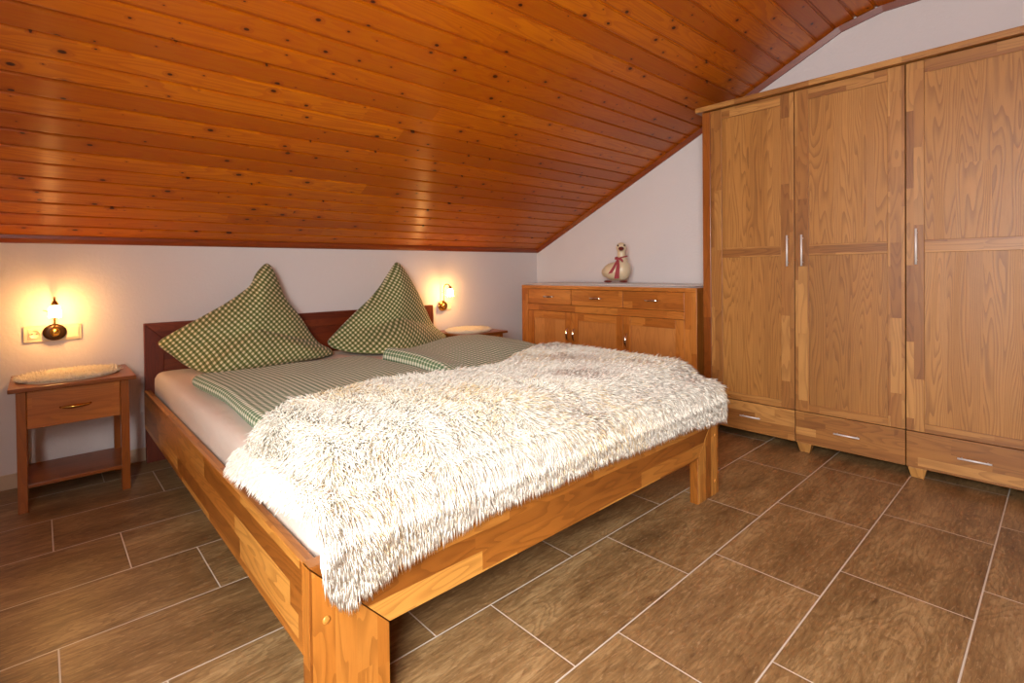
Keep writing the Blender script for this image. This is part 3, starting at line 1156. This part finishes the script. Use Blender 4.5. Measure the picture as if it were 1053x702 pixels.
# ------------------------------------------------------------------ sideboard
SX, SB = 3.240, 3.645
side = empty('sideboard', ((SX + SB) / 2, 2.18, 0), 'honey-coloured oak sideboard with three drawers over three doors beside the wardrobe', 'sideboard')
SY = [2.906, 2.836, 2.402, 1.962, 1.530, 1.453]
ztop = 0.872
box('top_board', (SX, SY[5], 0.845), (SB, SY[0], ztop), M['oak_side'], side, grain=1)
box('side_panel', (SX, SY[1], 0), (SB, SY[0], 0.845), M['oak_side'], side, grain=2)
box('side_panel', (SX, SY[5], 0), (SB, SY[4], 0.845), M['oak_side'], side, grain=2)
box('back_panel', (SB - 0.01, SY[4], 0.06), (SB, SY[1], 0.845), M['oak_side'], side, grain=2, bevel=0)
box('middle_rail', (SX + 0.001, SY[4], 0.667), (SX + 0.03, SY[1], 0.719), M['oak_side'], side, grain=1)
box('bottom_rail', (SX + 0.001, SY[4], 0.06), (SX + 0.03, SY[1], 0.10), M['oak_side'], side, grain=1)
box('gap_shade_sheet', (SX + 0.031, SY[4], 0.06), (SX + 0.04, SY[1], 0.845), M['black'], side, bevel=0)  # same black sheet, paints the shade between drawers and doors


def bow_handle(bm, p, q, out, r=0.004, stand=0.022):
    p, q, out = Vector(p), Vector(q), Vector(out)
    pts, rr = [], []
    for i in range(13):
        t = i / 12
        pts.append(p + (q - p) * t + out * (0.003 + stand * math.sin(PI * t) ** 0.6))
        rr.append(r * (1.0 + 0.9 * math.sin(PI * t)))
    add_tube(bm, pts, rr, 10)


for k in range(3):
    ya, yb = SY[k + 1] - g, SY[k + 2] + g
    dw = box('drawer', (SX + 0.002, yb, 0.7215), (SX + 0.022, ya, 0.8425), M['oak_side'], side, grain=1)
    yc = (ya + yb) / 2
    bm = bmesh.new()
    bow_handle(bm, (SX + 0.002, yc + 0.055, 0.783), (SX + 0.002, yc - 0.055, 0.783), (-1, 0, 0), 0.005)
    done('handle', bm, M['chrome'], dw, local=True)
    d = framed_door('door', ya, yb, 0.1025, 0.6645, SX + 0.002, 0.022, 0.058, [(0.1025, 0.165), (0.605, 0.6645)],
                    M['oak_side'], M['oak_side_panel'], side, 0.008)
    hy_ = (yb + 0.028, ya - 0.028, ya - 0.028)[k]
    bm = bmesh.new()
    bow_handle(bm, (SX + 0.002, hy_, 0.545), (SX + 0.002, hy_, 0.445), (-1, 0, 0), 0.005)
    done('handle', bm, M['chrome'], d, local=True)


# ------------------------------------------------------------------ fluffy covers
def fluffy(name, pts_fn, inside, n, lo, hi, z, thick, length, mat, label, cat, group=None, seed=3, tone0=0.4):
    """flat fluffy textile: a low domed pad plus a dense short pile"""
    rng = np.random.default_rng(seed)
    # pad
    K, RN = 64, 8
    C = np.array([(lo[0] + hi[0]) / 2, (lo[1] + hi[1]) / 2])
    V, Q = [], []
    for i in range(RN + 1):
        r = i / RN
        for k in range(K):
            e = pts_fn(2 * PI * k / K)
            p = C + (e - C) * r
            V.append((p[0], p[1], z + thick * (1 - r ** 4)))
    V = np.array(V)
    for i in range(RN):
        for k in range(K):
            k2 = (k + 1) % K
            Q.append((i * K + k, i * K + k2, (i + 1) * K + k2, (i + 1) * K + k))
    Vb = V.copy(); Vb[:, 2] = z
    Q = np.array(Q)
    P = rng.random((n * 2, 2)) * (np.array(hi) - np.array(lo)) + np.array(lo)
    P = P[[inside(p) for p in P]][:n]
    N = len(P)
    root = np.concatenate([P, np.full((N, 1), z + thick * 0.75)], 1)
    out = P - C
    d0 = np.concatenate([rng.normal(0, 0.6, (N, 2)) + out * 2.0, np.full((N, 1), 1.2)], 1)
    d1 = np.concatenate([rng.normal(0, 0.9, (N, 2)) + out * 4.0, rng.uniform(0.1, 1.2, (N, 1))], 1)
    tone = np.clip(tone0 + rng.normal(0, 0.28, N), 0, 1)
    ch = [(V, Q, np.zeros((0, 3), int), np.full(len(V), 0.5)), (Vb, Q[:, ::-1], np.zeros((0, 3), int), np.full(len(V), 0.5)),
          tuft_arrays(root, d0, d1, rng.uniform(0.6, 1.0, N) * length, rng.uniform(0.0016, 0.0030, N), tone, 2)]
    me = mesh_from_arrays(name, ch)
    o = link(name, me, mat)
    tag(o, label, cat, group)
    return o


# ------------------------------------------------------------------ nightstands
NZ = 0.533
ns = empty('nightstand', (0.119, 2.885, 0), 'small oak nightstand with drawer and low shelf left of the bed', 'nightstand', 'nightstands')
nx0, nx1, ny0, ny1 = -0.111, 0.349, 2.70, 3.075
box('table_top', (nx0, ny0, 0.515), (nx1, ny1, NZ), M['oak_night'], ns, grain=0, bevel=0.003)
lx0, lx1, ly0, ly1 = -0.086, 0.322, 2.728, 3.055
lt = 0.034
for xx in (lx0, lx1 - lt):
    for yy in (ly0, ly1 - lt):
        box('leg', (xx, yy, 0), (xx + lt, yy + lt, 0.515), M['oak_night'], ns, grain=2)
ndr = box('drawer', (lx0 + lt + 0.002, ly0 - 0.001, 0.352), (lx1 - lt - 0.002, ly0 + 0.018, 0.512), M['oak_side'], ns, grain=0)
bm = bmesh.new()
bow_handle(bm, (0.118 - 0.056, ly0 - 0.001, 0.428), (0.118 + 0.056, ly0 - 0.001, 0.430), (0, -1, 0), 0.004)
done('handle', bm, M['brass'], ndr, local=True)
box('drawer_box', (lx0 + 0.012, ly0 + 0.019, 0.36), (lx1 - 0.012, ly1 - 0.004, 0.514), M['oak_night'], ns, grain=0)
box('shelf', (lx0 + 0.006, ly0 + 0.012, 0.098), (lx1 - 0.006, ly1 - 0.01, 0.114), M['oak_night'], ns, grain=0)
ns2 = copy_tree(ns)
ns2.location.x = 0.119 + 2.498
ns2['label'] = 'small oak nightstand in the corner right of the bed, mostly hidden behind the duvet'


def mat_on(cx, cy, label, seed):
    ax, ay, rot = 0.195, 0.140, 0.10
    def fn(t):
        r = 1 + 0.03 * math.sin(3 * t + seed) + 0.02 * math.sin(5 * t)
        x, y = ax * r * math.cos(t), ay * r * math.sin(t)
        return np.array([cx + x * math.cos(rot) - y * math.sin(rot), cy + x * math.sin(rot) + y * math.cos(rot)])
    def ins(p):
        x, y = p[0] - cx, p[1] - cy
        x, y = x * math.cos(rot) + y * math.sin(rot), -x * math.sin(rot) + y * math.cos(rot)
        return (x / ax) ** 2 + (y / ay) ** 2 < 1
    return fluffy('fluffy_mat', fn, ins, 7000, (cx - 0.2, cy - 0.17), (cx + 0.2, cy + 0.17), NZ, 0.006, 0.030, M['mat'], label, 'mat', 'fluffy oval mats', seed)


mat_on(0.105, 2.885, 'oval cream fluffy mat on the nightstand left of the bed', 1)
mat_on(0.105 + 2.498, 2.885, 'oval cream fluffy mat on the nightstand in the corner', 2)

RX0, RX1, RY0, RY1 = SX + 0.0, SB - 0.02, 1.475, 2.86


def rect_fn(t):
    c, s = math.cos(t), math.sin(t)
    k = (abs(c) ** 14 + abs(s) ** 14) ** (-1 / 14)
    return np.array([(RX0 + RX1) / 2 + (RX1 - RX0) / 2 * c * k, (RY0 + RY1) / 2 + (RY1 - RY0) / 2 * s * k])


fluffy('fluffy_runner', rect_fn, lambda p: True, 22000, (RX0, RY0), (RX1, RY1), ztop, 0.014, 0.015, M['lace'],
       'pale fluffy runner lying along the top of the sideboard', 'runner', None, 5, 0.4)

# ------------------------------------------------------------------ goose
GZ = ztop + 0.028
goose = empty('goose_figurine', (3.42, 2.115, GZ), 'cream pottery goose with a red ribbon standing on the sideboard runner', 'figurine',
              rz=math.atan2(-0.85, 0.52))
# local frame: +x to the viewer's right, -y towards the viewer


def blob(bm, c, r, seg=20):
    gm = bmesh.ops.create_uvsphere(bm, u_segments=seg, v_segments=seg // 2 + 2, radius=1.0)
    for v in gm['verts']:
        v.co = Vector((v.co.x * r[0] + c[0], v.co.y * r[1] + c[1], v.co.z * r[2] + c[2]))


bm = bmesh.new()
blob(bm, (-0.012, 0.01, 0.082), (0.092, 0.090, 0.070))
blob(bm, (0.034, -0.012, 0.092), (0.062, 0.066, 0.082))
blob(bm, (-0.075, 0.03, 0.075), (0.04, 0.04, 0.04))
for i in range(9):
    t = i / 8
    blob(bm, (0.036 - 0.006 * t, -0.012 - 0.004 * t, 0.145 + 0.095 * t), (0.036 - 0.010 * t, 0.036 - 0.010 * t, 0.03), 14)
blob(bm, (0.030, -0.020, 0.260), (0.037, 0.042, 0.037))
body = done('body', bm, M['goose'], goose, smooth=True, local=True)
rm = body.modifiers.new('remesh', 'REMESH')
rm.mode = 'VOXEL'
rm.voxel_size = 0.005
rm.use_smooth_shade = True
smm = body.modifiers.new('smooth', 'SMOOTH')
smm.iterations = 12
bm = bmesh.new()
blob(bm, (0.030, -0.064, 0.249), (0.020, 0.028, 0.015))
blob(bm, (0.030, -0.055, 0.240), (0.013, 0.020, 0.008))
done('beak', bm, M['beak'], goose, smooth=True, local=True)
for s in (-1, 1):
    bm = bmesh.new()
    blob(bm, (0.030 + s * 0.022, -0.049, 0.272), (0.006, 0.006, 0.008), 10)
    done('eye', bm, M['eye'], goose, smooth=True, local=True)
    bm = bmesh.new()
    blob(bm, (0.0 + s * 0.045 + (-0.02 if s < 0 else 0.0), -0.045, 0.007), (0.030, 0.040, 0.009), 12)
    done('foot', bm, M['beak'], goose, smooth=True, local=True)
# ribbon: band, two loops, knot and two tails
rb = bmesh.new()
cx_, cy_ = 0.034, -0.014
add_tube(rb, [(cx_ + 0.037 * math.cos(a), cy_ + 0.037 * math.sin(a), 0.184 + 0.010 * math.cos(a)) for a in [2 * PI * k / 24 for k in range(25)]], 0.005, 8)


def ribbon(bm, pts, w, axis):
    pts = [Vector(p) for p in pts]
    ax = Vector(axis).normalized()
    prev = None
    for i, p in enumerate(pts):
        ww = w[i] if isinstance(w, list) else w
        d = (pts[min(i + 1, len(pts) - 1)] - pts[max(i - 1, 0)]).normalized()
        nrm_ = d.cross(ax).normalized() * 0.0012
        cur = [bm.verts.new(p + ax * ww + nrm_), bm.verts.new(p - ax * ww + nrm_), bm.verts.new(p - ax * ww - nrm_), bm.verts.new(p + ax * ww - nrm_)]
        if prev:
            for a in range(4):
                b = (a + 1) % 4
                bm.faces.new((prev[a], prev[b], cur[b], cur[a]))
        prev = cur


kx, ky, kz = 0.006, -0.056, 0.176
blob(rb, (kx, ky, kz), (0.010, 0.008, 0.010), 10)
for s, dz in ((-1, 0.012), (1, -0.012)):
    ribbon(rb, [(kx, ky, kz)] + [(kx + s * 0.034 * math.sin(t) * (1 if s > 0 else 0.6), ky - 0.010 * math.sin(2 * t), kz + (0.030 if s < 0 else -0.032) * math.sin(t / 2) ** 2 + 0.012 * math.cos(t) - 0.012)
                 for t in [PI * k / 10 for k in range(1, 10)]] + [(kx, ky, kz)], 0.009, (0.3, -0.2, 1))
ribbon(rb, [(kx, ky, kz), (kx - 0.018, ky - 0.022, kz - 0.045), (kx - 0.040, ky - 0.028, kz - 0.085), (kx - 0.055, ky - 0.026, kz - 0.110)], [0.005, 0.010, 0.014, 0.015], (1, 0, 0.25))
ribbon(rb, [(kx, ky, kz), (kx + 0.002, ky - 0.026, kz - 0.05), (kx - 0.004, ky - 0.034, kz - 0.10), (kx - 0.010, ky - 0.030, kz - 0.148)], [0.005, 0.011, 0.015, 0.017], (1, 0, 0))
bmesh.ops.recalc_face_normals(rb, faces=rb.faces)
done('ribbon', rb, M['ribbon'], goose, local=True)


# ------------------------------------------------------------------ wall lamps and sockets
def lamp(x, z, mbase, label, mount):
    lp_ = empty('wall_lamp', (x, YB, z), label, 'lamp', 'reading lamps beside the bed')
    y0 = YB - mount
    bm = bmesh.new()
    add_lathe(bm, [(0, 0), (0.046, 0.0), (0.048, 0.004), (0.046, 0.009), (0.036, 0.013), (0.030, 0.014), (0, 0.014)], (x, y0, z), (0, -1, 0), 32, 1.0)
    b = done('base_plate', bm, mbase, lp_)
    for v in b.data.vertices:
        v.co.z = z + (v.co.z - z) * 0.84
    bm = bmesh.new()
    add_lathe(bm, [(0, 0.0), (0.022, 0.0), (0.022, 0.006), (0.016, 0.012), (0.010, 0.016), (0, 0.017)], (x, y0 - 0.012, z), (0, -1, 0), 24)
    done('rosette', bm, M['brass'], lp_)
    bm = bmesh.new()
    yy = y0 - 0.018
    pts = [(x, yy, z + 0.010), (x, yy, z + 0.05), (x, yy, z + 0.12)]
    for k in range(0, 9):
        a = PI * k / 8 * 0.88
        pts.append((x, yy - 0.042 + 0.042 * math.cos(a), z + 0.130 + 0.042 * math.sin(a)))
    add_tube(bm, pts, 0.0042, 12)
    done('arm', bm, M['brass'], lp_)
    ye, ze = pts[-1][1], pts[-1][2]
    bm = bmesh.new()
    add_lathe(bm, [(0, 0.012), (0.008, 0.010), (0.014, 0.0), (0.016, -0.012), (0, -0.012)], (x, ye, ze), (0, 0, 1), 20)
    done('shade_holder', bm, M['brass'], lp_)
    bm = bmesh.new()
    add_lathe(bm, [(0, -0.010), (0.014, -0.011), (0.021, -0.020), (0.0235, -0.040), (0.0245, -0.058), (0.026, -0.066), (0.024, -0.067), (0.021, -0.058), (0, -0.055)], (x, ye, ze), (0, 0, 1), 28)
    done('glass_shade', bm, M['lit_glass'], lp_)
    bm = bmesh.new()
    add_tube(bm, [(x - 0.004, y0 - 0.03, z + 0.115), (x - 0.02, y0 - 0.045, z + 0.098), (x - 0.03, y0 - 0.05, z + 0.106), (x - 0.045, y0 - 0.05, z + 0.110)], 0.0016, 6)
    done('pull_switch', bm, M['brass'], lp_)
    return lp_


def socket_frame(x0, x1, z0, z1, items, label):
    fr = empty('socket_plate', ((x0 + x1) / 2, YB, (z0 + z1) / 2), label, 'wall socket', 'ivory wall plates')
    box('frame', (x0, YB - 0.010, z0), (x1, YB, z1), M['plastic'], fr, bevel=0.004)
    for kind, xc in items:
        zc_ = (z0 + z1) / 2
        if kind == 'socket':
            s = box('socket_insert', (xc - 0.026, YB - 0.013, zc_ - 0.026), (xc + 0.026, YB - 0.009, zc_ + 0.026), M['plastic'], fr, bevel=0.0015)
            bm = bmesh.new()
            add_lathe(bm, [(0.0225, 0.0), (0.0225, 0.002), (0.0195, 0.0025), (0.019, 0.0004), (0, 0.0004)], (xc, YB - 0.013, zc_), (0, -1, 0), 28)
            done('socket_well', bm, M['plastic'], s, local=True)
            for dx in (-0.009, 0.009):
                bm = bmesh.new()
                add_lathe(bm, [(0.0027, 0.0), (0.0027, 0.0008), (0, 0.0008)], (xc + dx, YB - 0.0133, zc_), (0, -1, 0), 10)
                done('contact_hole', bm, M['eye'], s, local=True)
        else:
            box('rocker', (xc - 0.027, YB - 0.016, zc_ - 0.027), (xc + 0.027, YB - 0.009, zc_ + 0.027), M['plastic'], fr, bevel=0.002)
    return fr


socket_frame(-0.064, 0.164, 0.682, 0.760, [('socket', -0.022), ('switch', 0.124)], 'wide ivory plate with a socket and switch above the left nightstand')
lamp(0.056, 0.726, M['bronze'], 'brass wall lamp on a dark round base glowing above the left nightstand', 0.0185)
socket_frame(2.468, 2.592, 0.684, 0.760, [('switch', 2.56)], 'small ivory switch plate behind the right wall lamp')
lamp(2.497, 0.726, M['brass'], 'brass gooseneck wall lamp on a shiny brass base near the corner', 0.0185)
